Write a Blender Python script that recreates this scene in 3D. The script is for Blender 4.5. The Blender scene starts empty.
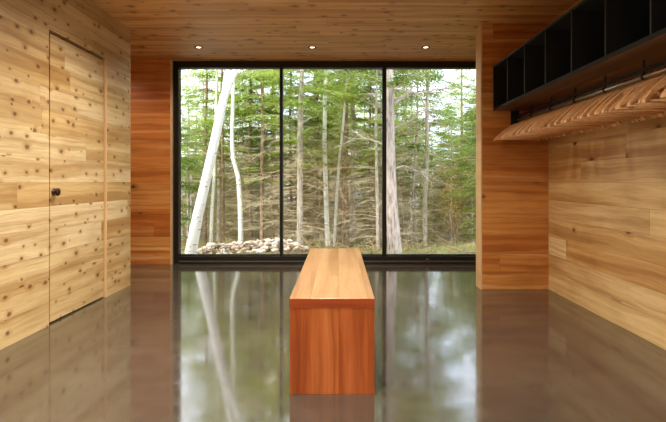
import bpy, bmesh, math, random
from mathutils import Vector, Matrix, Euler
PI = math.pi
sc = bpy.context.scene
COL = sc.collection

# ------------------------------------------------------------------ helpers
def lin(r, g, b):
    f = lambda c: (c/12.92 if c <= .04045 else ((c+.055)/1.055)**2.4)
    return (f(r/255), f(g/255), f(b/255), 1.0)

def tag(o, label=None, cat=None, group=None, kind=None):
    if label: o['label'] = label
    if cat: o['category'] = cat
    if group: o['group'] = group
    if kind: o['kind'] = kind
    return o

def empty(name, loc=(0, 0, 0), rz=0.0):
    o = bpy.data.objects.new(name, None)
    o.empty_display_size = .1
    COL.objects.link(o)
    o.location = loc
    o.rotation_euler = (0, 0, rz)
    return o

class MB:
    """collects geometry for one mesh object"""
    def __init__(s):
        s.v = []; s.f = []; s.m = []
    def add(s, vs, fs, mi=0):
        n = len(s.v)
        s.v.extend([tuple(v) for v in vs])
        for f in fs:
            s.f.append(tuple(i+n for i in f)); s.m.append(mi)
    def box(s, x0, x1, y0, y1, z0, z1, mi=0):
        vs = [(x0,y0,z0),(x1,y0,z0),(x1,y1,z0),(x0,y1,z0),(x0,y0,z1),(x1,y0,z1),(x1,y1,z1),(x0,y1,z1)]
        s.add(vs, [(0,3,2,1),(4,5,6,7),(0,1,5,4),(1,2,6,5),(2,3,7,6),(3,0,4,7)], mi)
    def tube(s, pts, rads, n=8, mi=0, caps=True):
        pts = [Vector(p) for p in pts]
        base = len(s.v)
        ref = None
        for i, p in enumerate(pts):
            if i == 0: t = pts[1]-pts[0]
            elif i == len(pts)-1: t = pts[-1]-pts[-2]
            else: t = pts[i+1]-pts[i-1]
            if t.length < 1e-9: t = Vector((0, 0, 1))
            t.normalize()
            if ref is None:
                ref = t.orthogonal().normalized()
            ref = (ref - t*ref.dot(t))
            if ref.length < 1e-6: ref = t.orthogonal()
            ref.normalize()
            b = t.cross(ref)
            for k in range(n):
                a = 2*PI*k/n
                q = p + (ref*math.cos(a)+b*math.sin(a))*rads[i]
                s.v.append((q.x, q.y, q.z))
        for i in range(len(pts)-1):
            for k in range(n):
                a0 = base+i*n+k; a1 = base+i*n+(k+1) % n
                s.f.append((a0, a1, a1+n, a0+n)); s.m.append(mi)
        if caps:
            s.f.append(tuple(base+k for k in reversed(range(n)))); s.m.append(mi)
            e = base+(len(pts)-1)*n
            s.f.append(tuple(e+k for k in range(n))); s.m.append(mi)
    def mesh(s, name, mats, smooth=False):
        me = bpy.data.meshes.new(name)
        me.from_pydata(s.v, [], s.f)
        if not isinstance(mats, (list, tuple)): mats = [mats]
        for m in mats: me.materials.append(m)
        me.polygons.foreach_set('material_index', s.m)
        if smooth: me.polygons.foreach_set('use_smooth', [True]*len(s.f))
        me.update()
        return me
    def build(s, name, mats, parent=None, smooth=False, bevel=0.0):
        me = s.mesh(name, mats, smooth)
        o = bpy.data.objects.new(name, me)
        COL.objects.link(o)
        if parent is not None: o.parent = parent
        if bevel:
            b = o.modifiers.new('bevel', 'BEVEL'); b.width = bevel; b.segments = 2
            b.limit_method = 'ANGLE'
        return o

def box_obj(name, x0, x1, y0, y1, z0, z1, mat, parent=None, bevel=0.0):
    m = MB(); m.box(x0, x1, y0, y1, z0, z1)
    return m.build(name, mat, parent, bevel=bevel)

def copy_tree(o, parent=None):
    c = o.copy(); COL.objects.link(c)
    if parent is not None: c.parent = parent
    for ch in list(o.children): copy_tree(ch, c)
    return c

# ------------------------------------------------------------------ materials
class NT:
    def __init__(s, name):
        s.mat = bpy.data.materials.new(name); s.mat.use_nodes = True
        s.t = s.mat.node_tree; s.n = s.t.nodes; s.l = s.t.links
        s.n.clear()
        s.out = s.n.new('ShaderNodeOutputMaterial')
    def node(s, typ, **kw):
        n = s.n.new(typ)
        for k, v in kw.items(): setattr(n, k, v)
        return n
    def put(s, sock, val):
        if hasattr(val, 'is_linked') or isinstance(val, bpy.types.NodeSocket): s.l.new(val, sock)
        else: sock.default_value = val
    def math(s, op, a, b=0.0, c=None, clamp=False):
        n = s.node('ShaderNodeMath', operation=op); n.use_clamp = clamp
        s.put(n.inputs[0], a); s.put(n.inputs[1], b)
        if c is not None: s.put(n.inputs[2], c)
        return n.outputs[0]
    def comb(s, x, y, z=0.0):
        n = s.node('ShaderNodeCombineXYZ')
        s.put(n.inputs[0], x); s.put(n.inputs[1], y); s.put(n.inputs[2], z)
        return n.outputs[0]
    def noise(s, vec, scale=1.0, detail=4.0, rough=.5, dist=0.0):
        n = s.node('ShaderNodeTexNoise')
        s.put(n.inputs['Vector'], vec); n.inputs['Scale'].default_value = scale
        n.inputs['Detail'].default_value = detail; n.inputs['Roughness'].default_value = rough
        n.inputs['Distortion'].default_value = dist
        return n.outputs['Fac']
    def ramp(s, fac, stops, interp='LINEAR'):
        n = s.node('ShaderNodeValToRGB'); r = n.color_ramp; r.interpolation = interp
        while len(r.elements) > 1: r.elements.remove(r.elements[-1])
        r.elements[0].position = stops[0][0]; r.elements[0].color = stops[0][1]
        for p, c in stops[1:]:
            e = r.elements.new(p); e.color = c
        s.put(n.inputs[0], fac)
        return n.outputs[0]
    def mix(s, fac, a, b, mode='MIX'):
        n = s.node('ShaderNodeMix', data_type='RGBA', blend_type=mode)
        s.put(n.inputs[0], fac); s.put(n.inputs[6], a); s.put(n.inputs[7], b)
        return n.outputs[2]
    def smooth(s, val, lo, hi, a=0.0, b=1.0):
        n = s.node('ShaderNodeMapRange', interpolation_type='SMOOTHSTEP')
        s.put(n.inputs[0], val); n.inputs[1].default_value = lo; n.inputs[2].default_value = hi
        n.inputs[3].default_value = a; n.inputs[4].default_value = b
        return n.outputs[0]
    def principled(s, color, rough=.5, bump=None, bstr=.3, bdist=.002, **kw):
        p = s.node('ShaderNodeBsdfPrincipled')
        s.put(p.inputs['Base Color'], color); s.put(p.inputs['Roughness'], rough)
        for k, v in kw.items(): s.put(p.inputs[k.replace('_', ' ')], v)
        if bump is not None:
            b = s.node('ShaderNodeBump'); b.inputs['Strength'].default_value = bstr
            b.inputs['Distance'].default_value = bdist
            s.put(b.inputs['Height'], bump); s.l.new(b.outputs[0], p.inputs['Normal'])
        s.l.new(p.outputs[0], s.out.inputs[0])
        return p

def gray(c): return (c, c, c, 1)

def boards(name, u, v, palette, w=.165, L=2.6, knots=.35, kscale=5.0, grain=.35, rough=.45,
           seed=0.0, seam=.55, knotcol=(70, 38, 16), halo=(150, 88, 38), v0=0.0, gcol=(.58, .41, .21, 1), light=.6):
    """wood boards running along axis u, stacked along axis v (world axes 0,1,2)"""
    m = NT(name)
    pos = m.node('ShaderNodeNewGeometry').outputs['Position']
    sep = m.node('ShaderNodeSeparateXYZ'); m.l.new(pos, sep.inputs[0])
    U, V = sep.outputs[u], sep.outputs[v]
    V = m.math('ADD', V, v0)
    vw = m.math('DIVIDE', V, w)
    row = m.math('FLOOR', vw)
    fr = m.math('SUBTRACT', vw, row)
    wn = m.node('ShaderNodeTexWhiteNoise', noise_dimensions='1D')
    m.put(wn.inputs['W'], m.math('ADD', row, seed+.37))
    us = m.math('DIVIDE', m.math('ADD', U, m.math('MULTIPLY', wn.outputs['Value'], 9.0)), L)
    seg = m.math('FLOOR', us)
    ufr = m.math('SUBTRACT', us, seg)
    wn2 = m.node('ShaderNodeTexWhiteNoise', noise_dimensions='3D')
    m.l.new(m.comb(row, seg, seed), wn2.inputs['Vector'])
    r = wn2.outputs['Value']
    # knots
    jig = m.math('MULTIPLY', r, 7.0)
    kv = m.comb(m.math('MULTIPLY', m.math('ADD', U, jig), kscale*.85), m.math('MULTIPLY', V, kscale*1.25), seed)
    vo = m.node('ShaderNodeTexVoronoi', voronoi_dimensions='2D', feature='F1')
    m.put(vo.inputs['Vector'], kv); vo.inputs['Scale'].default_value = 1.0
    d = vo.outputs['Distance']
    cs = m.node('ShaderNodeSeparateColor'); m.l.new(vo.outputs['Color'], cs.inputs[0])
    sel = m.math('LESS_THAN', cs.outputs[0], knots)
    size = m.math('ADD', m.math('MULTIPLY', cs.outputs[1], .8), .3)
    dn = m.math('DIVIDE', m.math('ADD', d, m.math('MULTIPLY', m.math('SUBTRACT', m.noise(pos, 30, 2), .5), .11)), size)
    core = m.math('MULTIPLY', m.smooth(dn, .17, .08), sel)
    ring = m.math('MULTIPLY', m.smooth(dn, .42, .1), sel)
    # grain
    warp = m.math('MULTIPLY', m.math('SUBTRACT', m.noise(m.comb(m.math('ADD', U, jig), m.math('MULTIPLY', V, 3.0)), 1.6, 2), .5), .07)
    Vw = m.math('ADD', m.math('ADD', V, warp), m.math('MULTIPLY', ring, .022))
    g1 = m.noise(m.comb(m.math('MULTIPLY', m.math('ADD', U, jig), 1.1), m.math('MULTIPLY', Vw, 26.0), m.math('MULTIPLY', r, 31.0)), 1.0, 5, .6, .4)
    g2 = m.noise(m.comb(m.math('MULTIPLY', U, 7.0), m.math('MULTIPLY', Vw, 210.0), jig), 1.0, 3, .6)
    blot = m.noise(m.comb(m.math('ADD', U, jig), m.math('MULTIPLY', V, 1.5), seed), 2.4, 3)
    n = len(palette)
    base = m.ramp(r, [((i+.5)/n, lin(*c)) for i, c in enumerate(palette)])
    hs = m.smooth(g1, .38, .72)
    st = m.noise(m.comb(m.math('MULTIPLY', m.math('ADD', U, jig), .35), m.math('MULTIPLY', Vw, 13.0), m.math('MULTIPLY', r, 17.0)), 1.0, 3, .5, .3)
    base = m.mix(m.math('MULTIPLY', m.smooth(st, .45, .62), grain*1.1), base, gcol, 'MULTIPLY')
    base = m.mix(m.math('MULTIPLY', m.smooth(st, .44, .32), grain*light), base, lin(240, 216, 166))
    c = m.mix(m.math('MULTIPLY', hs, grain), base, gcol, 'MULTIPLY')
    c = m.mix(m.math('MULTIPLY', m.smooth(g2, .35, .7), grain*.55), c, gcol, 'MULTIPLY')
    c = m.mix(m.math('MULTIPLY', m.smooth(blot, .45, .75), .35), c, gcol, 'MULTIPLY')
    c = m.mix(m.math('MULTIPLY', ring, .45), c, lin(*halo))
    c = m.mix(m.math('MULTIPLY', core, .75), c, lin(*knotcol))
    s1 = m.math('MULTIPLY', m.smooth(fr, 0.0, .016, 1, 0), 1.0)
    s2 = m.math('MULTIPLY', m.smooth(fr, 1.0, .984, 1, 0), 1.0)
    s3 = m.smooth(ufr, 0.0, .0016, 1, 0)
    gap = m.math('MAXIMUM', m.math('MAXIMUM', s1, s2), s3)
    c = m.mix(m.math('MULTIPLY', gap, seam), c, lin(48, 26, 12))
    h = m.math('SUBTRACT', m.math('MULTIPLY', g2, .12), gap)
    m.principled(c, rough, h, .5, .0015)
    return m.mat

def simple(name, rgb, rough=.5, metal=0.0, nscale=30.0, amt=.12, **kw):
    m = NT(name)
    pos = m.node('ShaderNodeNewGeometry').outputs['Position']
    nz = m.noise(pos, nscale, 4)
    c0 = lin(*rgb); lo = tuple(max(0, x*(1-amt)) for x in c0[:3])+(1,); hi = tuple(min(1, x*(1+amt)) for x in c0[:3])+(1,)
    c = m.ramp(nz, [(.3, lo), (.7, hi)])
    m.principled(c, rough, Metallic=metal, **kw)
    return m.mat

PALE = [(224, 202, 156), (206, 172, 116), (232, 214, 176), (214, 184, 132), (224, 200, 154)]
M = {}
M['wall_left'] = boards('knotty_pine_pale', 1, 2, PALE, knots=.8, kscale=7.2, grain=.5, seed=1.0, seam=.25, rough=.5,
                        halo=(176, 130, 74), knotcol=(84, 48, 24))
M['wall_right'] = boards('cedar_honey', 1, 2, [(206, 160, 98), (228, 196, 140), (190, 134, 74), (238, 214, 166), (212, 168, 108)],
                         knots=.12, kscale=4.6, grain=.5, seed=2.0, seam=.4)
M['part'] = boards('cedar_red_bounce_lit', 0, 2, [(218, 152, 82), (204, 130, 62), (230, 170, 98), (212, 142, 72)],  # redder than the side walls: warm bounce light put into the colour
                   knots=.22, kscale=5.0, grain=.55, seed=3.0, seam=.45, knotcol=(60, 26, 10), halo=(120, 58, 24))
M['back'] = boards('cedar_deep_red_bounce_lit', 0, 2, [(226, 146, 74), (212, 126, 58), (238, 174, 98), (216, 134, 64)],  # warm bounce on this camera-facing wall is mixed into the wood colour
                   knots=.08, kscale=4.0, grain=.5, seed=4.0, seam=.4, knotcol=(60, 26, 10), halo=(120, 58, 24))
M['ceil'] = boards('cedar_ceiling', 0, 1, [(236, 186, 120), (226, 172, 104), (242, 196, 132), (220, 164, 98)],
                   knots=.42, kscale=6.0, grain=.5, seed=5.0, seam=.4, w=.15, knotcol=(84, 44, 20), halo=(150, 88, 40))
M['edge'] = boards('cedar_edge_lit', 2, 0, [(240, 212, 168), (236, 204, 158)], knots=.0, grain=.3, seed=6.0, seam=0.0, w=.5, L=4)  # paler cedar: daylight catching these edges is put into the colour
M['bench_top'] = boards('fir_bench_top_window_sheen', 1, 0, [(172, 134, 98), (166, 127, 91), (176, 139, 103)], knots=0, grain=.45, seed=7.0, light=.08, seam=.08, w=.1335, L=5, rough=.32)  # tan instead of the ends' orange: window reflection put into the colour
M['bench_end'] = boards('fir_bench_end', 2, 0, [(184, 98, 46), (176, 90, 40), (190, 106, 50)], knots=0, grain=.6, seed=8.3, light=.08, seam=.08, w=.1335, L=5, rough=.35)
M['bench_edge'] = boards('fir_bench_edge', 0, 2, [(176, 84, 40), (190, 96, 46)], knots=0, grain=.5, seed=9.0, light=.08, seam=.0, w=.2, L=5, rough=.35)
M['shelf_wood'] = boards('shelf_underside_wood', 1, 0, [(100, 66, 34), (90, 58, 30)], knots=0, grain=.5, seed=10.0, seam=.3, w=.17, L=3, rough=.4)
M['hanger'] = simple('hanger_beech', (222, 172, 120), .4, 0, 60, .15)
M['black'] = simple('black_laminate', (12, 12, 11), .8, 0, 40, .2)
M['black_edge'] = simple('black_edge_band', (44, 44, 44), .45, 0, 40, .1)
M['frame'] = simple('dark_bronze_aluminium', (34, 34, 33), .38, .3, 60, .1)
M['gasket'] = simple('track_grey', (112, 112, 108), .35, .5, 60, .1)
M['steel'] = simple('brushed_steel', (190, 186, 180), .28, 1.0, 90, .1)
M['pull'] = simple('oiled_bronze', (62, 40, 24), .4, .5, 80, .2)
M['gap_shade'] = simple('door_gap_shade_black', (30, 22, 16), .8)  # colour stands in for the darkness inside the door gaps
M['exterior'] = simple('exterior_cladding_dark', (60, 54, 48), .8, 0, 4, .2)

# polished concrete
m = NT('polished_concrete')
pos = m.node('ShaderNodeNewGeometry').outputs['Position']
n1 = m.noise(pos, 1.3, 6, .6); n2 = m.noise(pos, 9.0, 6, .65); n3 = m.noise(pos, 70.0, 3)
f = m.math('ADD', m.math('MULTIPLY', n1, .6), m.math('MULTIPLY', n2, .4))
c = m.ramp(f, [(.3, lin(60, 52, 45)), (.52, lin(74, 66, 58)), (.72, lin(88, 80, 71))])
c = m.mix(m.smooth(n3, .62, .72, 0, .35), c, lin(44, 38, 33))
vo = m.node('ShaderNodeTexVoronoi', feature='DISTANCE_TO_EDGE'); vo.inputs['Scale'].default_value = .55
m.l.new(m.comb(m.math('ADD', m.noise(pos, 3.0, 5), 0), 0, 0), vo.inputs['Vector'])
rg = m.smooth(n2, .3, .75, .05, .13)
m.principled(c, rg, n1, .12, .004, IOR=2.1)
M['floor'] = m.mat

# window glass: thin, passes light
m = NT('window_glass')
tr = m.node('ShaderNodeBsdfTransparent'); tr.inputs[0].default_value = (.97, .985, .975, 1)
gl = m.node('ShaderNodeBsdfGlossy'); gl.inputs['Roughness'].default_value = .0
fr = m.node('ShaderNodeFresnel'); fr.inputs[0].default_value = 1.45
mx = m.node('ShaderNodeMixShader')
m.l.new(fr.outputs[0], mx.inputs[0]); m.l.new(tr.outputs[0], mx.inputs[1]); m.l.new(gl.outputs[0], mx.inputs[2])
m.l.new(mx.outputs[0], m.out.inputs[0])
M['glass'] = m.mat

# lamp lens
m = NT('lamp_lens')
em = m.node('ShaderNodeEmission'); em.inputs[0].default_value = (1, .86, .68, 1); em.inputs[1].default_value = 4.0
m.l.new(em.outputs[0], m.out.inputs[0]); M['lens'] = m.mat

def foliage_mat(name, cols, trans=.45):
    m = NT(name)
    oi = m.node('ShaderNodeObjectInfo')
    pos = m.node('ShaderNodeNewGeometry').outputs['Position']
    nz = m.noise(pos, 1.4, 3); nf = m.noise(pos, 11.0, 3)
    f = m.math('ADD', m.math('MULTIPLY', nz, .5), m.math('MULTIPLY', nf, .35))
    f = m.math('ADD', f, m.math('MULTIPLY', oi.outputs['Random'], .2))
    n = len(cols)
    c = m.ramp(f, [(.34+.32*i/(n-1), lin(*k)) for i, k in enumerate(cols)])
    p = m.node('ShaderNodeBsdfDiffuse'); m.l.new(c, p.inputs[0])
    t = m.node('ShaderNodeBsdfTranslucent'); m.l.new(c, t.inputs[0])
    mx = m.node('ShaderNodeMixShader'); mx.inputs[0].default_value = trans
    m.l.new(p.outputs[0], mx.inputs[1]); m.l.new(t.outputs[0], mx.inputs[2])
    m.l.new(mx.outputs[0], m.out.inputs[0])
    return m.mat
M['spruce'] = foliage_mat('spruce_needles', [(110, 130, 56), (154, 176, 80), (200, 210, 114), (124, 160, 88)])
M['fir'] = foliage_mat('fir_needles', [(88, 108, 54), (138, 156, 80), (182, 192, 112)])
M['spruce_near'] = foliage_mat('near_spruce_needles', [(104, 130, 54), (158, 182, 80), (204, 214, 116), (132, 168, 92)])
M['twig_pale'] = foliage_mat('pale_dead_twigs', [(182, 160, 126), (214, 196, 164), (190, 178, 136)], .1)
M['leaf'] = foliage_mat('young_leaves', [(150, 180, 78), (188, 208, 108), (214, 222, 138)], .5)
M['autumn'] = foliage_mat('yellowing_leaves', [(200, 150, 66), (222, 186, 96), (190, 196, 96)], .5)
M['lichen'] = foliage_mat('dead_twigs_with_lichen', [(150, 122, 88), (182, 156, 118), (166, 154, 112)], .1)
M['grass'] = foliage_mat('forest_grass', [(150, 150, 86), (190, 190, 130), (176, 160, 116)], .4)

def bark(name, cols, birch=False, zs=1.0):
    m = NT(name)
    tc = m.node('ShaderNodeTexCoord').outputs['Object']
    sep = m.node('ShaderNodeSeparateXYZ'); m.l.new(tc, sep.inputs[0])
    X, Y, Z = sep.outputs
    if birch:
        a = m.noise(m.comb(m.math('MULTIPLY', X, 7), m.math('MULTIPLY', Y, 7), m.math('MULTIPLY', Z, 26*zs)), 1.0, 3, .6)
        b = m.noise(tc, 5.0, 3)
        c = m.ramp(b, [(.3, lin(*cols[0])), (.7, lin(*cols[1]))])
        c = m.mix(m.smooth(a, .62, .70), c, lin(*cols[2]))
        h = a
    else:
        a = m.noise(m.comb(m.math('MULTIPLY', X, 26), m.math('MULTIPLY', Y, 26), m.math('MULTIPLY', Z, 7*zs)), 1.0, 5, .65)
        c = m.ramp(a, [(.32, lin(*cols[2])), (.5, lin(*cols[0])), (.68, lin(*cols[1]))])
        b = m.noise(tc, 3.0, 3)
        c = m.mix(m.smooth(b, .5, .75, 0, .5), c, lin(*cols[1]))
        h = a
    m.principled(c, .85, h, .6, .02)
    return m.mat
M['birch'] = bark('birch_bark', [(238, 234, 228), (250, 248, 244), (84, 74, 66)], True)
M['birch_dull'] = bark('grey_birch_bark', [(218, 212, 198), (238, 234, 222), (84, 74, 64)], True)
M['grey_bark'] = bark('grey_spruce_bark', [(190, 176, 160), (216, 206, 192), (128, 112, 96)])
M['brown_bark'] = bark('brown_spruce_bark', [(156, 126, 98), (192, 166, 136), (92, 68, 50)])
M['pine_bark'] = bark('scaly_pine_bark', [(186, 170, 162), (214, 200, 192), (104, 88, 80)], False, .6)

m = NT('forest_floor')
pos = m.node('ShaderNodeNewGeometry').outputs['Position']
a = m.noise(pos, 1.2, 6, .65); b = m.noise(pos, 14, 5, .7)
f = m.math('ADD', m.math('MULTIPLY', a, .55), m.math('MULTIPLY', b, .45))
c = m.ramp(f, [(.34, lin(84, 68, 44)), (.46, lin(124, 104, 70)), (.55, lin(120, 128, 68)), (.68, lin(170, 158, 116))])
m.principled(c, .95, b, .8, .04)
M['ground'] = m.mat

m = NT('field_stone')
tc = m.node('ShaderNodeTexCoord').outputs['Object']
oi = m.node('ShaderNodeObjectInfo')
a = m.noise(tc, 14, 5, .6)
c = m.ramp(oi.outputs['Random'], [(0, lin(232, 220, 204)), (.3, lin(214, 190, 166)), (.55, lin(240, 232, 220)), (.8, lin(196, 164, 138)), (1, lin(172, 150, 134))])
c = m.mix(m.smooth(a, .5, .72, 0, .5), c, lin(150, 126, 106))
m.principled(c, .85, a, .5, .02)
M['stone'] = m.mat

# ------------------------------------------------------------------ camera
H = 1.0                      # eye height
F = 480.0                    # focal length in pixels of the 666 wide frame
PX, PY = 339.0, 181.0        # vanishing point in the frame
cam = bpy.data.cameras.new('camera'); co = bpy.data.objects.new('camera', cam)
COL.objects.link(co); co.location = (0, 0, H); co.rotation_euler = (PI/2, 0, 0)
cam.sensor_width = 36; cam.lens = F/666*36
cam.shift_x = -(PX-333)/666; cam.shift_y = -(211-PY)/666
cam.clip_end = 500
sc.camera = co

# ------------------------------------------------------------------ room shell
XL, XR = -2.0, 1.93          # inner faces of side walls
YB = -2.4                    # glazed end behind the camera
YC = 4.605                   # where the left wall stops
YW = 5.75                    # window wall, inner face
ZC = 2.45
def S(o): o['kind'] = 'structure'; return o

fl = MB(); fl.box(-2.14, 2.05, YB-.2, 5.98, -.25, 0); fl.box(-4.2, -2.14, YC-.3, 5.98, -.25, 0)
S(fl.build('floor', M['floor']))
fl = MB(); fl.box(-2.14, 2.05, YB-.2, 5.98, ZC, ZC+.3); fl.box(-4.2, -2.14, YC-.3, 5.98, ZC, ZC+.3)
S(fl.build('ceiling', M['ceil']))
OY0, OY1 = -2.0, 1.0        # invented glazed openings either side, to let daylight in
D0, D1, DH = 3.31, 4.14, 2.05
w = MB()
w.box(XL-.14, XL, OY1, D0, 0, ZC); w.box(XL-.14, XL, YB-.2, OY0, 0, ZC)
w.box(XL-.14, XL, D0, D1, DH, ZC)
w.box(XL-.14, XL, D1, YC, 0, ZC)
S(w.build('wall_left', M['wall_left']))
w = MB(); w.box(XR, XR+.12, OY1, 5.98, 0, ZC); w.box(XR, XR+.12, YB-.2, OY0, 0, ZC)
S(w.build('wall_right', M['wall_right']))
S(box_obj('wall_front', XL-.14, XR+.12, YB-.2, YB, 0, ZC, M['part']))
# window wall: the stretch left of the window
S(box_obj('wall_back', -4.2, -2.02, YW, YW+.23, 0, ZC, M['back']))
S(box_obj('wall_corridor_end', -4.2, -4.08, YC-.3, YW, 0, ZC, M['wall_left']))
S(box_obj('wall_corridor_side', -4.08, XL-.14, YC-.3, YC-.18, 0, ZC, M['part']))
# partition beside the window
PX0, PY0 = 1.306, 4.42
S(box_obj('wall_partition', PX0+.012, XR, PY0, PY0+.16, 0, ZC, M['part']))
S(box_obj('trim_1', PX0, PX0+.012, PY0, PY0+.16, 0, ZC, M['edge']))        # end board of the partition
# reveal boards of the window
S(box_obj('trim_2', -2.02, -2.005, YW-.002, YW+.12, 0, ZC, M['edge']))
# door lining and leaf
l = MB()
l.box(XL-.14, XL-.002, D1-.012, D1, 0, DH)
l.box(XL-.14, XL-.06, D0, D0+.012, 0, DH)
l.box(XL-.14, XL-.06, D0+.012, D1-.012, DH-.012, DH)
S(l.build('trim_3', M['edge']))
door = S(empty('door_1', (XL-.02, D0+.046, 0)))
d = box_obj('door_leaf', -.038, 0, 0, D1-D0-.066, .012, DH-.018, M['wall_left'], door)
# round door knob on a small rose
prof = [(.0005, .026), (.005, .026), (.006, .010), (.016, .009), (.020, .018), (.026, .0265), (.034, .0275), (.040, .022), (.043, .010)]
N = 24; ky, kz = .04, 1.0-(192-181)/142.0
vs = [(xx, ky+rr*math.cos(2*PI*k/N), kz+rr*math.sin(2*PI*k/N)) for xx, rr in prof for k in range(N)]
fs = []
for i in range(len(prof)-1):
    for k in range(N):
        a0 = i*N+k; a1 = i*N+(k+1) % N
        fs.append((a0, a1, a1+N, a0+N))
fs.append(tuple((len(prof)-1)*N+k for k in range(N)))
kb = MB(); kb.add(vs, fs)
tag(kb.build('door_knob', M['pull'], door, smooth=True), 'small round dark bronze door knob')
S(box_obj('door_gap_shade_sheet', XL-.2, XL-.141, D0-.05, D1+.05, 0, DH+.1, M['gap_shade']))  # black sheet supplying the shade seen through the door gaps

# unseen side glazing, added to light the room from behind the camera
for nm, x in (('added_window_2', XL-.07), ('added_window_3', XR+.06)):
    wn_ = S(empty(nm, (x, (OY0+OY1)/2, 0)))
    hl = (OY1-OY0)/2
    fr2 = MB()
    for y in (-hl, 0, hl): fr2.box(-.035, .035, max(-hl, y-.03), min(hl, y+.03), .05, ZC-.06)
    fr2.box(-.035, .035, -hl, hl, ZC-.06, ZC); fr2.box(-.035, .035, -hl, hl, 0, .05)
    fr2.build('window_frame', M['frame'], wn_)
    box_obj('glass_pane', -.003, .003, -hl+.03, -.03, .05, ZC-.06, M['glass'], wn_)
    box_obj('glass_pane', -.003, .003, .03, hl-.03, .05, ZC-.06, M['glass'], wn_)

# ------------------------------------------------------------------ big window
win = S(empty('window_1', (0, 5.85, 0)))
X0, X1 = -2.005, 1.80
Zb, Zt = .09, 2.37
fm = MB()
fm.box(X0, X0+.065, -.05, .05, 0, ZC)
fm.box(X1-.065, X1, -.05, .05, 0, ZC)
fm.box(X0+.065, X1-.065, -.05, .05, Zt, ZC)
fm.box(X0+.065, X1-.065, -.05, .05, .0, Zb)
fm.build('window_frame', M['frame'], win, bevel=.003)
tr_ = box_obj('sill_track', X0+.07, X1-.07, -.057, -.0501, .022, .036, M['gasket'], win)
for x, hw in ((-.70, .018), (.55, .024)):
    box_obj('mullion', x-hw, x+hw, -.05, .05, Zb, Zt, M['frame'], win, bevel=.002)
for a, b in ((X0+.065, -.718), (-.682, .526), (.574, X1-.065)):
    box_obj('glass_pane', a, b, -.004, .004, Zb, Zt, M['glass'], win)
    box_obj('pane_bead', a, b, .006, .02, Zb, Zb+.018, M['gasket'], win)
box_obj('window_latch', (427-339)/82.5-.02, (427-339)/82.5+.02, -.066, -.0502, .048, .062, M['gasket'], win, bevel=.003)
S(box_obj('wall_back.001', X1, 2.05, 5.75, 5.98, 0, ZC, M['back']))
# exterior skin: roof and outside walls
fl = MB(); fl.box(-2.3, 2.3, YB-.4, 6.2, ZC+.3, ZC+.42); fl.box(-4.5, -2.3, YC-.5, 6.2, ZC+.3, ZC+.42)
S(fl.build('roof', M['exterior']))
S(box_obj('trim_4', -4.3, -4.2, YC-.3, 5.98, -.25, ZC+.3, M['exterior']))
S(box_obj('trim_5', 2.05, 2.15, OY1, 5.98, -.25, ZC+.3, M['exterior']))

# ------------------------------------------------------------------ downlights
LAMPS = [(-1.52, 5.2), (-.29, 5.2), (.94, 5.2)]
FILL_LAMPS = [(-2.75, 5.2)]+[(x, y) for y in (3.5, 1.9, .3, -1.3) for x in (-1.15, -.1)]  # unseen lamp positions, invented to brighten the room
lab = {0: 'small round recessed downlight in the ceiling, leftmost of the three by the window',
       1: 'small round recessed downlight in the ceiling, middle of the three, in line with the bench',
       2: 'small round recessed downlight in the ceiling nearest the cedar partition'}
def lathe(prof, n=28):
    vs = []; fs = []
    for (r_, z_) in prof:
        for k in range(n): vs.append((r_*math.cos(2*PI*k/n), r_*math.sin(2*PI*k/n), z_))
    for i in range(len(prof)-1):
        for k in range(n):
            a0 = i*n+k; a1 = i*n+(k+1) % n
            fs.append((a0, a0+n, a1+n, a1))
    return vs, fs
for i, (x, y) in enumerate(LAMPS):
    t = empty('recessed_downlight', (x, y, ZC))
    tag(t, lab[i], 'downlight', 'ceiling downlights along the window')
    b = MB(); b.add(*lathe([(.030, 0), (.046, 0), (.047, -.003), (.044, -.006), (.033, -.007), (.030, -.005), (.026, -.0015)]))
    b.build('trim_ring', M['pull'], t, smooth=True)
    b = MB(); vs, fs = lathe([(.027, -.0015), (.018, -.004), (.006, -.005)]); fs.append(tuple(2*28+k for k in reversed(range(28)))); b.add(vs, fs)
    tag(b.build('lamp_lens', M['lens'], t, smooth=True), 'glowing warm white lens')
for (x, y) in FILL_LAMPS:      # added unseen fittings, there to fill the room with light
    b = MB(); b.add(*lathe([(.030, 0), (.046, 0), (.047, -.003), (.044, -.006), (.033, -.007), (.030, -.005), (.026, -.0015)]))
    vs, fs = lathe([(.027, -.0015), (.018, -.004), (.006, -.005)]); fs.append(tuple(2*28+k for k in reversed(range(28)))); b.add(vs, fs, 1)
    o = S(b.build('added_fill_lamp', [M['pull'], M['lens']], smooth=True)); o.location = (x, y, ZC)
for (x, y) in LAMPS+FILL_LAMPS:  # beams for the visible downlights and the added unseen ones
    near = (x, y) in LAMPS
    L = bpy.data.lights.new('downlight_beam', 'SPOT'); L.energy = 30 if x < -2 else 34 if near else 125
    L.color = (1, .91, .75); L.spot_size = math.radians(150); L.spot_blend = 1.0; L.shadow_soft_size = .06 if near else .1
    o = bpy.data.objects.new('downlight_beam', L); COL.objects.link(o); o.location = (x, y, ZC-.03)

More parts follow.
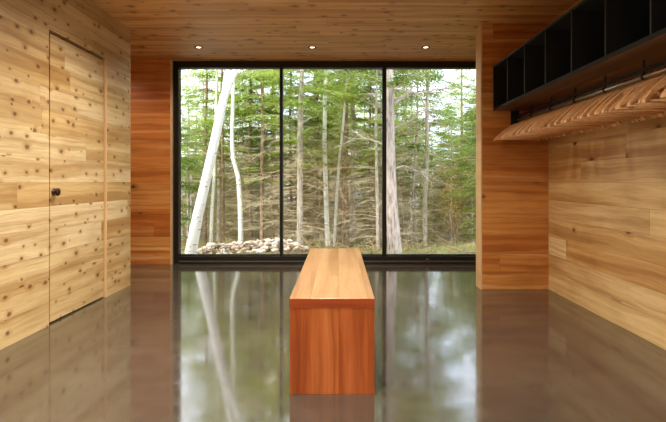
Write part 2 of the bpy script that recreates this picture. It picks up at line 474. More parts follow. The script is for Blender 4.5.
# ------------------------------------------------------------------ bench
BX0, BX1, BY0, BY1, BH = -.2325, .167, 2.246, 3.92, .45
bench = empty('bench', ((BX0+BX1)/2, (BY0+BY1)/2, 0))
tag(bench, 'long low solid wooden bench standing on the polished floor before the window', 'bench')
ww = (BX1-BX0)/2; ll = (BY1-BY0)/2
top = MB(); top.box(-ww, ww, -ll+.001, ll, BH-.043, BH)
top.build('seat', M['bench_top'], bench, bevel=.002)
box_obj('seat_edge', -ww, ww, -ll-.001, -ll+.0005, BH-.043, BH-.001, M['bench_edge'], bench)
for s in (-1, 1):
    y0 = -ll+.001 if s < 0 else ll-.04
    box_obj('end_panel', -ww+.001, ww-.001, y0, y0+.039, 0.0, BH-.0435, M['bench_end'], bench, bevel=.0015)
for s in (-1, 1):
    x0 = -ww+.001 if s < 0 else ww-.031
    box_obj('side_panel', x0, x0+.03, -ll+.041, ll-.041, 0.0, BH-.0435, M['bench_edge'], bench)

# ------------------------------------------------------------------ wall cubby shelf
SX0 = 1.418; SZ0, SZ1 = 1.645, 2.055
SY1 = PY0-.002; NCU = 8; PIT = .372; SY0 = SY1-NCU*PIT
sh = empty('wall_shelf', (XR-.002, (SY0+SY1)/2, SZ0))
tag(sh, 'long black open cubby shelf hung high on the right wall above the hangers', 'shelf')
def sp(name, x0, x1, y0, y1, z0, z1, mat, bev=0.0):
    o = box_obj(name, x0, x1, y0, y1, z0, z1, mat, None, bev)
    cx, cy, cz = sh.location
    for v in o.data.vertices: v.co -= Vector((cx, cy, cz))
    o.parent = sh
    return o
XB = XR-.002
sp('front_edging', SX0, SX0+.004, SY0, SY1, SZ0, SZ0+.022, M['black'])
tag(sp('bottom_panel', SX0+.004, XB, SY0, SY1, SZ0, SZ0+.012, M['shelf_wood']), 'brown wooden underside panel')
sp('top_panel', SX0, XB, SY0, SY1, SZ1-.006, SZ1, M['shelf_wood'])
sp('inner_top_lining', SX0, XB-.012, SY0, SY1, SZ1-.018, SZ1-.006, M['black'])
sp('inner_bottom_lining', SX0+.004, XB-.012, SY0, SY1, SZ0+.012, SZ0+.022, M['black'])
sp('back_panel', XB-.012, XB, SY0, SY1, SZ0+.012, SZ1-.006, M['black'])
for k in range(NCU+1):
    yy = SY1-k*PIT
    y0 = max(SY0, min(SY1-.014, yy-.007))
    dv = sp('divider', SX0+.0025, XB-.012, y0, y0+.014, SZ0+.022, SZ1-.018, M['black'])
    e = sp('edge_band', SX0, SX0+.0025, y0+.003, y0+.011, SZ0+.022, SZ1-.018, M['black_edge'])

# hanging rail
RX, RZ = 1.625, 1.555
rail = empty('coat_rail', (RX, (SY0+SY1)/2, RZ))
tag(rail, 'steel coat rod on a black bracket running under the cubby shelf', 'coat rail')
rl = (SY1-SY0)/2
b = MB(); b.tube([(0, -rl+.01, 0), (0, rl-.012, 0)], [.011, .011], 16)
b.build('rod', M['steel'], rail, smooth=True)
box_obj('upper_track', -.007, .007, -rl+.01, rl-.012, .028, .043, M['black'], rail)
b = MB(); b.box(-.045, .03, rl-.012, rl, -.045, .088); b.box(-.03, .03, rl-.05, rl-.012, -.024, .03)
b.build('end_bracket', M['black'], rail, bevel=.003)
for k in range(1, NCU):
    y = rl-k*PIT
    b = MB(); b.box(-.004, .004, y-.005, y+.005, .0, .0885); b.tube([(0, y-.008, 0), (0, y+.008, 0)], [.0145, .0145], 14)
    b.build('support', M['black'], rail)

# hangers
def hanger_proto():
    root = empty('coat_hanger', (RX, 0, RZ+.012))
    # origin = contact point on top of the rod; hanger lies in local XZ
    b = MB()
    th = .007
    n = 15
    for s in (-1, 1):
        pts = []
        for i in range(n):
            t = i/(n-1)
            x = s*t*.215
            z = -.052 - .140*(t**1.15) + .012*math.sin(PI*t)
            hgt = .017*(1-t)+.010 + .004*math.sin(PI*t)
            pts.append((x, z, hgt, th*(1+.55*t)))
        vs = []; fs = []
        for x, z, hg, tt in pts:
            vs += [(x, -tt, z-hg), (x, tt, z-hg), (x, tt*.8, z+hg*.55), (x, -tt*.8, z+hg*.55)]
        for i in range(n-1):
            for k in range(4):
                a0 = i*4+k; a1 = i*4+(k+1) % 4
                q = (a0, a1, a1+4, a0+4)
                fs.append(q if s < 0 else tuple(reversed(q)))
        e = (n-1)*4
        fs.append((e, e+1, e+2, e+3) if s < 0 else (e+3, e+2, e+1, e))
        b.add(vs, fs)
    b.build('shoulder_arms', M['hanger'], root, smooth=False)
    b = MB(); b.tube([(-.185, 0, -.188), (.185, 0, -.188)], [.0055, .0055], 8)
    b.build('trouser_bar', M['hanger'], root, smooth=True)
    b = MB()
    pts = [(0, 0, -.075), (0, 0, -.045)]
    R_ = .0145
    for k in range(13):
        a = -PI/2 + k*(1.32*PI)/12
        pts.append((R_*math.cos(a)*1.0, 0, -.0135+R_*math.sin(a)))
    pts = [(0, 0, -.05), (.001, 0, -.04)]+pts[2:]
    b.tube(pts, [.0018]*len(pts), 6)
    tag(b.build('hook', M['steel'], root, smooth=True), 'thin steel wire hook')
    return root
rnd = random.Random(5)
hp = hanger_proto()
ys = []
y = 4.385
while y > 1.72:
    # keep clear of supports
    k = round((SY1-y)/PIT)
    if k >= 1 and abs(y-(SY1-k*PIT)) < .018:
        y = SY1-k*PIT-.022
    ys.append(y); y -= .040+rnd.random()*.026
for i, y in enumerate(ys):
    o = hp if i == 0 else copy_tree(hp)
    o.location = (RX, y, RZ+.0125)
    o.rotation_euler = (0, 0, 0)
    amp = .22 if y > 3.2 else .32
    o.rotation_euler.z = rnd.uniform(-amp, amp)
    if i == 0: o['label'] = 'pale wooden coat hanger at the far end of the rod, closest to the cedar partition'
    elif i == len(ys)-1: o['label'] = 'pale wooden coat hanger on the near end of the rod, closest to the viewer'
    else: o['label'] = 'pale wooden coat hanger packed in the middle of the row on the rod'
    o['category'] = 'coat hanger'; o['group'] = 'wooden coat hangers on the rod'

# ------------------------------------------------------------------ outside
def ground_z(x, y):
    pts = [(-40, -.45), (5.9, -.24), (7.0, -.27), (9.3, -.33), (14, -.86), (22, -1.75), (40, -3.2), (80, -4)]
    for (a, za), (b, zb) in zip(pts, pts[1:]):
        if y <= b:
            t = max(0, (y-a)/(b-a)); z = za+(zb-za)*t; break
    else: z = pts[-1][1]
    if y > 6.3:
        z += .05*math.sin(x*1.7+y)*min(1, (y-6.3)/3) + .04*math.sin(x*.6-y*1.3)*min(1, (y-6.3)/3)
    return z
g = MB()
nx, ny = 70, 90
vs = []
for j in range(ny+1):
    t = j/ny; yy = 5.98+ (90-5.98)*t**2
    for i in range(nx+1):
        s_ = i/nx*2-1; xx = 45*math.copysign(abs(s_)**1.6, s_)
        vs.append((xx, yy, ground_z(xx, yy)))
fs = [(j*(nx+1)+i, j*(nx+1)+i+1, (j+1)*(nx+1)+i+1, (j+1)*(nx+1)+i) for j in range(ny) for i in range(nx)]
g.add(vs, fs)
S(g.build('ground', M['ground'], smooth=True))
S(box_obj('ground.001', -45, 45, -40, 5.98, -.6, -.26, M['ground']))
S(box_obj('trim_6', -4.2, 2.05, 5.98, 6.02, -.6, -.005, M['exterior']))

def at(px, py, Y):
    return Vector(((px-PX)/F*Y, Y, H-(py-PY)/F*Y))

def jitter(rn, s): return Vector((rn.uniform(-s, s), rn.uniform(-s, s), rn.uniform(-s, s)))

def bough(leafmb, woodmb, rn, base, az, L, droop, dens=1.0, w=.035, lift=.15):
    """one conifer bough with flat sprays of needle twigs"""
    d = Vector((math.cos(az), math.sin(az), 0)); side = Vector((-d.y, d.x, 0))
    pts = []
    n = 6
    for i in range(n+1):
        t = i/n
        pts.append(base + d*L*t + Vector((0, 0, lift*L*t - droop*L*t*t)) + side*(.06*L*math.sin(t*3+az*5)))
    woodmb.tube(pts, [max(.003, .012*L*(1-i/n)) for i in range(n+1)], 3, caps=False)
    nt = int(L*17*dens)
    for k in range(nt):
        t = .18+.82*(k+rn.random())/nt
        i = min(n-1, int(t*n)); p = pts[i].lerp(pts[i+1], t*n-i)
        for sg in (-1, 1):
            tl = L*(.42*(1-t)+.11)*rn.uniform(.7, 1.15)
            td = (d*rn.uniform(.5, .9) + side*sg + Vector((0, 0, rn.uniform(-.45, .1)))).normalized()
            q = p+td*tl
            nb = max(1, int(tl/.075))
            for b_ in range(nb+1):
                u = b_/max(1, nb)
                c = p+td*tl*u + jitter(rn, .015)
                for s2 in (-1, 1):
                    dd = (td*.8 + td.cross(Vector((0, 0, 1)))*s2*.8 + Vector((0, 0, rn.uniform(-.5, .15)))).normalized()
                    ln = rn.uniform(.05, .11)
                    wv = dd.cross(Vector((rn.uniform(-.4, .4), rn.uniform(-.4, .4), 1))).normalized()*w*.42
                    m0 = c+dd*ln*.45
                    leafmb.add([c, m0+wv, c+dd*ln, m0-wv], [(0, 1, 2, 3)])

def dead_branch(mb, rn, base, az, L, r=.006, subs=5, droop=.25):
    d = Vector((math.cos(az), math.sin(az), 0)); side = Vector((-d.y, d.x, 0))
    pts = []
    n = 6; ph = rn.uniform(0, 6)
    for i in range(n+1):
        t = i/n
        pts.append(base+d*L*t+Vector((0, 0, .1*L*t-droop*L*t*t))+side*.09*L*math.sin(t*4+ph)*t+jitter(rn, .012))
    mb.tube(pts, [r*(1-.8*i/n) for i in range(n+1)], 3, caps=False)
    for s_ in range(subs):
        t = rn.uniform(.25, .95); i = min(n-1, int(t*n)); p = pts[i].lerp(pts[i+1], t*n-i)
        dd = (d*.7+side*rn.choice((-1, 1))*rn.uniform(.5, 1)+Vector((0, 0, rn.uniform(-.6, .25)))).normalized()
        l2 = L*rn.uniform(.18, .42)
        mid = p+dd*l2*.5+jitter(rn, .03)
        e = p+dd*l2+Vector((0, 0, -.1*l2))+jitter(rn, .03)
        mb.tube([p, mid, e], [r*.55, r*.42, r*.15], 3, caps=False)
        for _ in range(2):
            dd2 = (dd+jitter(rn, .9)).normalized()
            st = p.lerp(mid, rn.uniform(.3, 1))
            mb.tube([st, st+dd2*l2*.45], [r*.35, r*.12], 3, caps=False)

def trunk_path(h, rn, wob=.05, lean=(0, 0), n=14):
    pts = []
    a, b = rn.uniform(0, 6), rn.uniform(0, 6)
    for i in range(n+1):
        t = i/n
        pts.append(Vector((lean[0]*h*t+wob*math.sin(t*5+a)*t, lean[1]*h*t+wob*math.sin(t*4+b)*t, h*t)))
    return pts

def pt(path, z):
    for a, b in zip(path, path[1:]):
        if z <= b.z:
            t = (z-a.z)/max(1e-6, b.z-a.z)
            return a.lerp(b, t)
    return path[-1].copy()

def conifer(name, rn, h, r0, dead_to, bark_m, leaf_m, path=None, rads=None, crown_r=1.3, dead_n=40, dead_L=(.4, 1.1), twig_m=None,
            step=.17, dens=1.0, root=None, green_low=0, dead_from=.25, w=.035):
    root = root or empty(name)
    path = path or trunk_path(h, rn)
    n = len(path)
    rads = rads or [r0*(1-.88*i/(n-1))*(1.22 if i == 0 else 1) for i in range(n)]
    p2 = [path[0]-Vector((0, 0, .15))]+path
    tb = MB(); tb.tube(p2, [rads[0]*1.15]+rads, 12)
    tb.build('trunk', bark_m, root, smooth=True)
    db = MB()
    for k in range(dead_n):
        z = dead_from+(dead_to-dead_from+.8)*(k+rn.random())/dead_n
        dead_branch(db, rn, pt(path, z), rn.uniform(0, 2*PI), rn.uniform(*dead_L), rn.uniform(.0045, .0075) if twig_m else rn.uniform(.005, .008), rn.randint(4, 8), rn.uniform(.0, .45))
    if dead_n: tag(db.build('dead_branches', twig_m or M['lichen'], root), 'bare grey dead lower branches', kind='stuff')
    lb = MB(); wb = MB()
    z = dead_to; H_ = path[-1].z
    while z < H_-.15:
        t = (z-dead_to)/(H_-dead_to)
        R_ = crown_r*(.35+.65*min(1, t*3.5))*(1-t)**.8+.12
        for k in range(rn.randint(2, 4) if t < .75 else 4):
            bough(lb, wb, rn, pt(path, z+rn.uniform(-.05, .05)), rn.uniform(0, 2*PI), R_*rn.uniform(.65, 1.1), rn.uniform(.1, .45), dens, w)
        z += step*rn.uniform(.8, 1.4)
    for k in range(green_low):
        z = rn.uniform(.4, dead_to)
        bough(lb, wb, rn, pt(path, z), rn.uniform(0, 2*PI), rn.uniform(.4, 1.0), rn.uniform(.1, .4), dens, w)
    tag(wb.build('boughs', bark_m, root), kind='stuff')
    lb.build('foliage', leaf_m, root)
    return root

def birch_tree(name, rn, path, rads, leaf_from, n_br=30, L=(.5, 1.3), leaves=26, leaf_m=None, bark_m=None, extra=None, root=None):
    root = root or empty(name)
    p2 = [path[0]-Vector((0, 0, .15))]+path
    tb = MB(); tb.tube(p2, [rads[0]*1.2]+rads, 14)
    tb.build('trunk', bark_m or M['birch'], root, smooth=True)
    paths = [path]
    if extra:
        for ep, er in extra:
            eb = MB(); eb.tube(ep, er, 12)
            eb.build('fork_stem', bark_m or M['birch'], root, smooth=True); paths.append(ep)
    db = MB(); lb = MB()
    for k in range(n_br):
        pp = paths[k % len(paths)]
        zt = pp[-1].z; z0 = max(leaf_from, pp[0].z+.2)
        z = z0+(zt-z0)*((k+rn.random())/n_br)
        az = rn.uniform(0, 2*PI); ln = rn.uniform(*L)*(1-.4*(z-z0)/(zt-z0))
        base = pt(pp, z)
        d = Vector((math.cos(az), math.sin(az), rn.uniform(.2, .7))).normalized()
        pts = [base+d*ln*t+Vector((0, 0, -.3*ln*t*t)) + jitter(rn, .02*(t > 0)) for t in (0, .25, .5, .75, 1)]
        db.tube(pts, [.008, .007, .005, .004, .002], 4, caps=False)
        for _ in range(leaves):
            t = rn.uniform(.2, 1); i = min(3, int(t*4)); p = pts[i].lerp(pts[i+1], t*4-i)+jitter(rn, .17)
            s_ = rn.uniform(.018, .032)
            a = jitter(rn, 1).normalized(); b = a.orthogonal().normalized()
            lb.add([p-a*s_, p+b*s_*.7, p+a*s_, p-b*s_*.7], [(0, 1, 2, 3)])
    tag(db.build('branches', M['grey_bark'], root), kind='stuff')
    lb.build('foliage', leaf_m or M['leaf'], root)
    return root

def place(root, p): root.location = p

def px_path(pxs, Y, top_h=None, extend=6, dx=0.0):
    """world trunk path (relative to its base) through measured image points at distance Y"""
    ws = [at(a, b, Y) for a, b in pxs]
    base = ws[0].copy()
    gz = ground_z(base.x, base.y)
    if base.z > gz: base.z = gz
    ws[0] = base
    last = ws[-1]-ws[-2]; last.normalize()
    for k in range(extend):
        last = (last*.8+Vector((0, 0, 1))*.2).normalized()
        ws.append(ws[-1]+last*1.0)
    return base, [q-base for q in ws]

rn = random.Random(11)
# leaning birch at the left of the view
base, p = px_path([(190, 253), (198, 215), (207, 176), (215, 140), (224, 97), (235, 70)], 8.5, extend=5)
i = 4
ex = [p[4]-Vector((.02, 0, .1)), p[4]+Vector((.0, .03, .15)), at(227, 70, 8.5)-base, at(229, 50, 8.5)-base+Vector((0, .1, 0)), at(233, 0, 8.5)-base, at(236, -60, 8.5)-base]
t = birch_tree('birch_tree', rn, p, [.104, .09, .084, .08, .072, .056, .05, .042, .034, .026, .02], 2.9,
               30, (.6, 1.5), 34, extra=[(ex, [.04, .044, .04, .034, .027, .02])])
place(t, base); tag(t, 'thick white birch leaning to the right, forked high up, outside the left pane', 'tree', 'trees outside the window')

# straight scaly pine beside the right mullion
base, p = px_path([(395, 251), (391.5, 200), (390, 140), (390, 100), (389.5, 72)], 8.7, extend=7)
root = empty('pine_tree')
p2 = [p[0]-Vector((0, 0, .15))]+p
tb = MB(); tb.tube(p2, [.145, .13, .10, .084, .074, .068, .064, .062, .056, .05, .042, .032, .02], 14)
tb.build('trunk', M['pine_bark'], root, smooth=True)
Y = 8.7
def loc(a, b, Yy=8.7): return at(a, b, Yy)-base
limbs = [[(391, 108), (400, 100), (412, 88), (424, 75), (434, 64)], [(390, 92), (402, 84), (418, 74), (430, 60)],
         [(390, 88), (408, 92), (419, 96), (428, 110), (435, 120)], [(391, 100), (420, 93), (440, 89), (460, 87), (473, 84)],
         [(391, 130), (408, 122), (424, 112), (440, 104)], [(390, 78), (380, 72), (366, 60)], [(391, 150), (378, 142), (364, 138), (352, 140)],
         [(391, 118), (380, 108), (372, 104)], [(391, 170), (404, 166), (420, 172), (432, 184)]]
for q in limbs:
    lm = MB(); pts = [loc(a, b, 8.7+rn.uniform(-.12, .12)*j_) for j_, (a, b) in enumerate(q)]
    nn = len(pts)
    lm.tube(pts, [.022-.017*j_/(nn-1) for j_ in range(nn)], 5)
    for j_ in range(1, nn):
        for _ in range(5):
            st = pts[j_-1].lerp(pts[j_], rn.random()); dd = (pts[j_]-pts[j_-1]).normalized()+jitter(rn, .9)
            l2 = rn.uniform(.15, .4); e = st+dd*l2
            lm.tube([st, st+dd*l2*.5+jitter(rn, .03), e], [.005, .004, .0015], 3, caps=False)
            for _2 in range(2):
                s2 = st.lerp(e, rn.uniform(.3, .9)); lm.tube([s2, s2+(dd+jitter(rn, 1)).normalized()*l2*.5], [.003, .001], 3, caps=False)
    tag(lm.build('limb', M['grey_bark'], root), kind=None)
lb = MB(); wb = MB()
z = 3.0
while z < 8.6:
    for _ in range(3): bough(lb, wb, rn, pt(p, z), rn.uniform(0, 2*PI), rn.uniform(.8, 1.5), rn.uniform(0, .3))
    z += .35
wb.build('boughs', M['grey_bark'], root); lb.build('foliage', M['fir'], root)
place(root, base); tag(root, 'stout grey scaly pine trunk just right of the right mullion', 'tree', 'trees outside the window')

def slim(px, Y, w_px, kind, label, h_extra=5, dead_to=1.8, **kw):
    if px[0][0] < 245: h_extra = 3
    base, p = px_path(px, Y, extend=h_extra)
    r = w_px*Y/F/2
    n = len(p); k = len(px)
    rads = [r*(1.1-.35*i/(k-1)) if i < k else r*.75*(1-.8*(i-k+1)/(n-k)) for i in range(n)]
    if kind == 'birch':
        t = birch_tree('birch_tree', rn, p, rads, kw.get('leaf_from', 2.8), kw.get('n_br', 26), (.4, 1.0), 40, bark_m=M['birch_dull'])
    elif kind == 'grey':
        t = conifer('spruce_tree', rn, 0, 0, dead_to, M['grey_bark'], M['spruce_near'], p, rads, twig_m=M['twig_pale'], crown_r=1.5, dead_n=kw.get('dead_n', 34)*2, dead_L=(.5, 1.4), step=.27)
    else:
        t = conifer('spruce_tree', rn, 0, 0, dead_to, M['brown_bark'], M['spruce_near'], p, rads, twig_m=M['twig_pale'], crown_r=1.5, dead_n=kw.get('dead_n', 34)*2, dead_L=(.5, 1.4), step=.27)
    place(t, base); tag(t, label, 'tree', 'trees outside the window')
    return t
slim([(241, 243), (240, 200), (238, 176), (233, 158), (232, 138), (233, 100), (234, 70)], 11, 4.5, 'birch', 'thin crooked grey-white birch with a kink halfway, just right of the leaning birch', leaf_from=2.4)
slim([(211, 243), (212, 210), (214, 180), (216, 120), (217, 70)], 12, 3.5, 'birch', 'very thin pale birch close behind the leaning birch', leaf_from=2.6)
slim([(223, 242), (223, 180), (222, 120), (222, 70)], 12.5, 3, 'brown', 'thin brown spruce between the leaning birch and the crooked birch', dead_to=2.0)
slim([(251, 242), (250, 180), (250, 120), (251, 70)], 13, 3.2, 'brown', 'thin brown spruce just right of the crooked birch behind the stones', dead_to=1.9)
slim([(262, 243), (262, 180), (263, 120), (262, 70)], 12, 4.2, 'brown', 'brown spruce trunk in the middle of the left part above the stone pile', dead_to=1.6)
slim([(273, 242), (272, 180), (272, 120), (273, 70)], 13.5, 3, 'brown', 'thin brown spruce just left of the left mullion', dead_to=1.6)
slim([(300, 248), (300, 200), (300, 140), (301, 98), (302, 70)], 10.5, 6, 'grey', 'pale grey spruce trunk standing right of the left mullion', dead_to=1.9, dead_n=50)
slim([(291, 243), (291, 180), (290, 120), (291, 70)], 14, 3, 'brown', 'slender brown trunk between the left mullion and the pale grey spruce', dead_to=2.2)
slim([(328, 248), (326, 200), (324.5, 140), (325, 95), (326, 70)], 11, 4.6, 'birch', 'slim upright birch with dark marks rising behind the left side of the bench', leaf_from=3.0)
slim([(334, 247), (337, 190), (339, 163), (343, 125), (347, 80), (349, 68)], 11.5, 2.8, 'birch', 'thin birch leaning right behind the middle of the bench', leaf_from=3.0)
slim([(345, 246), (345, 190), (345, 130), (346, 70)], 12, 7.5, 'brown', 'thick brown spruce trunk behind the right side of the bench', dead_to=1.9, dead_n=50)
slim([(353, 245), (353, 190), (353, 130), (352, 70)], 13.5, 5.5, 'grey', 'greyish trunk pressed against the right of the thick brown spruce', dead_to=1.9)
slim([(371, 248), (370, 190), (370, 130), (371, 70)], 12, 2.6, 'brown', 'very thin trunk left of the right mullion', dead_to=2.0)
slim([(378, 249), (377, 190), (376, 130), (377, 70)], 10.5, 3.2, 'grey', 'thin grey trunk almost touching the right mullion', dead_to=2.2)
slim([(406, 250), (410, 220), (414, 180), (417, 130), (418, 70)], 12.5, 2.2, 'grey', 'thin spindly trunk just right of the scaly pine', dead_to=2.2, dead_n=26)
slim([(425, 250), (425, 200), (427, 157), (427, 110), (428, 70)], 11, 4.2, 'grey', 'pale slim trunk in the middle of the right pane', dead_to=2.2, dead_n=50)
slim([(318, 246), (317, 190), (318, 130), (317, 70)], 14, 2.6, 'brown', 'slender brown trunk just left of the upright birch', dead_to=2.0)
slim([(205, 243), (206, 190), (206, 130), (207, 70)], 13, 3, 'brown', 'thin brown trunk partly hidden by the leaning birch', dead_to=1.6)

# forest behind : a few kinds, copied
protos = []
rn = random.Random(23)
P = [('spruce_tree', 'tall spruce with bare lower trunk in the dense forest background', conifer('spruce_tree', rn, 7.5, .09, 2.6, M['brown_bark'], M['spruce'], crown_r=1.5, dead_n=130, dead_L=(.6, 1.6), step=.17)),
     ('spruce_tree', 'tall spruce with grey trunk and many dead twigs in the forest background', conifer('spruce_tree', rn, 7.0, .08, 3.0, M['grey_bark'], M['fir'], crown_r=1.3, dead_n=150, dead_L=(.6, 1.6), step=.18)),
     ('young_spruce', 'bushy young spruce green to the ground in the forest background', conifer('young_spruce', rn, 4.2, .05, .35, M['brown_bark'], M['spruce'], crown_r=1.25, dead_n=6, step=.11, dens=1.1)),
     ('young_spruce', 'drooping twiggy young fir low in the forest background', conifer('young_spruce', rn, 3.2, .04, .9, M['brown_bark'], M['fir'], crown_r=1.1, dead_n=40, step=.14)),
     ('birch_tree', 'leafy thin birch in the forest background', birch_tree('birch_tree', rn, trunk_path(7, rn, .2), [.06*(1-.85*i/14) for i in range(15)], 2.2, 60, (.6, 1.5), 60))]
used = [False]*5
def put(kind, x, y, s=1.0, rz=None, label=None):
    nm, lb_, pr = P[kind]
    o = pr if not used[kind] else copy_tree(pr)
    used[kind] = True
    if -.36 < x/y < -.19 or .1 < x/y < .3: s *= .86 if kind in (0, 1, 4) else 1
    o.location = (x, y, ground_z(x, y)-.02); o.scale = (s, s, s)
    o.rotation_euler.z = rn.uniform(0, 2*PI) if rz is None else rz
    o['label'] = label or lb_; o['category'] = 'tree'; o['group'] = lb_.split(' in the ')[0].split(' low ')[0]+' trees'
    return o
# middle and far belt
taken = []
def free(x, y, d):
    return all((x-a)**2+(y-b)**2 > d*d for a, b in taken)
def scatter(n, y0, y1, kinds, dmin, half=.56, s=(.8, 1.2)):
    c = 0; tries = 0
    while c < n and tries < 4000:
        tries += 1
        y = y0+(y1-y0)*rn.random(); x = rn.uniform(-half, half)*y
        if not free(x, y, dmin): continue
        taken.append((x, y)); put(rn.choice(kinds), x, y, rn.uniform(*s)); c += 1
scatter(34, 14.5, 22, [0, 0, 1, 1, 4], 1.1)
scatter(44, 15, 24, [2, 3, 3], .8, s=(.6, 1.0))
scatter(44, 22, 34, [0, 1, 0, 1, 4], 1.2, s=(.9, 1.2))
scatter(44, 24, 42, [2, 0], 1.5, s=(1.2, 1.9))
scatter(16, 13.5, 17, [1, 0], .9, half=.42, s=(.62, .78))
# right side : spruce boughs close to the glass
put(3, 2.9, 9.6, 1.05, .6, 'twiggy drooping fir with brownish boughs at the right edge of the view')
put(2, 3.4, 11.2, .9, 2.0, 'green bushy young spruce at the right edge of the view')
put(2, -4.1, 11.6, .95, 1.0, 'green bushy young spruce left of the leaning birch')

# yellowing shrub in the right pane
rn = random.Random(41)
sb = empty('shrub'); base = at(455, 244, 10.0); base.z = ground_z(base.x, base.y)
db = MB(); lb = MB()
for k in range(14):
    az = rn.uniform(0, 2*PI); tp = Vector((math.cos(az)*rn.uniform(.1, .5), math.sin(az)*rn.uniform(.1, .5), rn.uniform(.7, 1.6)))
    mid = tp*.5+jitter(rn, .05)
    db.tube([(0, 0, -.05), mid, tp], [.009, .006, .002], 4, caps=False)
    for _ in range(26):
        q = Vector((0, 0, 0)).lerp(tp, rn.uniform(.45, 1.05))+jitter(rn, .13); s_ = rn.uniform(.015, .03)
        a = jitter(rn, 1).normalized(); b = a.orthogonal().normalized()
        lb.add([q-a*s_, q+b*s_*.7, q+a*s_, q-b*s_*.7], [(0, 1, 2, 3)])
tag(db.build('branches', M['brown_bark'], sb), kind='stuff'); lb.build('foliage', M['autumn'], sb)
sb.location = base; tag(sb, 'small shrub with yellow-orange leaves low in the right pane', 'shrub')

# ground litter: twigs and grass (uncountable)
rn = random.Random(77)
gb = MB(); tw = MB()
for k in range(9000):
    y = 6.2+14*rn.random()**1.5; x = rn.uniform(-.55, .55)*y
    z = ground_z(x, y); hgt = rn.uniform(.04, .14); a = rn.uniform(0, PI); w_ = .006
    dx, dy = math.cos(a)*w_, math.sin(a)*w_; lx, ly = rn.uniform(-.06, .06), rn.uniform(-.06, .06)
    gb.add([(x-dx, y-dy, z-.01), (x+dx, y+dy, z-.01), (x+lx, y+ly, z+hgt)], [(0, 1, 2)])
tag(gb.build('grass', M['grass']), 'sparse pale grass growing on the forest floor outside', 'grass', kind='stuff')
for k in range(1500):
    y = 7+14*rn.random()**1.3; x = rn.uniform(-.55, .55)*y; z = ground_z(x, y)+.02
    a = rn.uniform(0, 2*PI); l_ = rn.uniform(.15, .6)
    e = Vector((x+math.cos(a)*l_, y+math.sin(a)*l_, 0)); e.z = ground_z(e.x, e.y)+rn.uniform(.02, .22)
    md = (Vector((x, y, z))+e)/2+Vector((0, 0, rn.uniform(0, .06)))
    tw.tube([(x, y, z), md, e], [.007, .006, .003], 3, caps=False)
tag(tw.build('fallen_twigs', M['lichen']), 'litter of fallen dead twigs on the forest floor outside', 'twigs', kind='stuff')

# stone pile beyond the left panes
def stone_mesh(seed):
    r_ = random.Random(seed)
    bm = bmesh.new(); bmesh.ops.create_icosphere(bm, subdivisions=2, radius=1)
    ax = [Vector((r_.gauss(0, 1), r_.gauss(0, 1), r_.gauss(0, 1))).normalized() for _ in range(9)]
    dd = [r_.uniform(.62, .92) for _ in ax]
    for v in bm.verts:
        for a, d_ in zip(ax, dd):
            k = v.co.dot(a)
            if k > d_: v.co -= a*(k-d_)
    me = bpy.data.meshes.new('stone'); bm.to_mesh(me); bm.free()
    me.materials.append(M['stone'])
    return me
sm = [stone_mesh(s) for s in range(6)]
rn = random.Random(9)
cnt = 0
for layer in range(4):
    for k in range(400):
        if k > (95, 80, 62, 44)[layer]: break
        px = rn.uniform(193+layer*5, 306-layer*7)
        yy = 9.0+rn.uniform(-.38+.07*layer, .38-.07*layer)
        x = (px-PX)/F*yy; 
        s_ = rn.uniform(.03, .06)
        z = ground_z(x, yy)+.03+layer*.05
        o = bpy.data.objects.new('stone', sm[rn.randrange(6)]); COL.objects.link(o)
        o.location = (x, yy, z); o.scale = (s_*rn.uniform(.9, 1.5), s_, s_*rn.uniform(.6, 1.0))
        o.rotation_euler = (rn.uniform(-.4, .4), rn.uniform(-.4, .4), rn.uniform(0, 6))
        tag(o, 'pale rough stone in the rubble heap outside the left panes', 'stone', 'stones of the rubble heap')
        cnt += 1

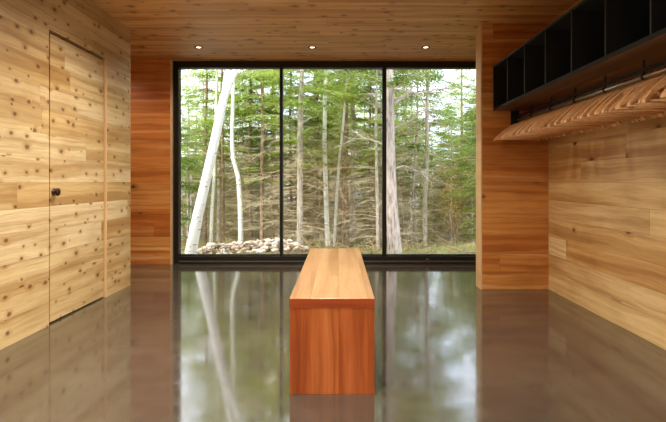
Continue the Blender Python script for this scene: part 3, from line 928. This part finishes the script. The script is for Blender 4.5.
# ------------------------------------------------------------------ light
world = bpy.data.worlds.new('overcast_sky'); sc.world = world; world.use_nodes = True
wt = world.node_tree; wt.nodes.clear()
out = wt.nodes.new('ShaderNodeOutputWorld'); bg = wt.nodes.new('ShaderNodeBackground')
tc = wt.nodes.new('ShaderNodeTexCoord'); sp_ = wt.nodes.new('ShaderNodeSeparateXYZ')
nz = wt.nodes.new('ShaderNodeTexNoise'); nz.inputs['Scale'].default_value = 3.0; nz.inputs['Detail'].default_value = 5
rp = wt.nodes.new('ShaderNodeValToRGB')
rp.color_ramp.elements[0].position = .35; rp.color_ramp.elements[0].color = (.66, .80, 1, 1)
rp.color_ramp.elements[1].position = .65; rp.color_ramp.elements[1].color = (.94, .97, 1, 1)
wt.links.new(tc.outputs['Generated'], nz.inputs['Vector']); wt.links.new(nz.outputs['Fac'], rp.inputs[0])
wt.links.new(rp.outputs[0], bg.inputs[0]); bg.inputs[1].default_value = 2.6
wt.links.new(bg.outputs[0], out.inputs[0])
sun = bpy.data.lights.new('sun', 'SUN'); so = bpy.data.objects.new('sun', sun); COL.objects.link(so)
sun.energy = 2.6; sun.angle = math.radians(8); sun.color = (1, .95, .86)
so.rotation_euler = Euler((math.radians(34), math.radians(-30), 0))
# light portals mark the window and invented side openings (sampling aid for the sky, no light of their own)
for (x, y, z, sx, sz, rx, rz) in ((-.1, 5.99, ZC/2, 3.8, ZC, -PI/2, 0), (XL-.15, -.5, ZC/2, 3.0, ZC, PI/2, -PI/2), (XR+.13, -.5, ZC/2, 3.0, ZC, PI/2, PI/2)):
    L = bpy.data.lights.new('window_portal', 'AREA'); L.shape = 'RECTANGLE'; L.size = sx; L.size_y = sz
    L.cycles.is_portal = True
    o = bpy.data.objects.new('window_portal', L); COL.objects.link(o); o.location = (x, y, z); o.rotation_euler = (rx, 0, rz)

sc.view_settings.view_transform = 'Standard'; sc.view_settings.look = 'None'
sc.view_settings.gamma = 1; sc.view_settings.use_curve_mapping = False
sc.view_settings.exposure = 0.55
sc.cycles.use_denoising = True
sc.cycles.max_bounces = 10; sc.cycles.diffuse_bounces = 5; sc.cycles.transparent_max_bounces = 16
sc.cycles.sample_clamp_indirect = 6
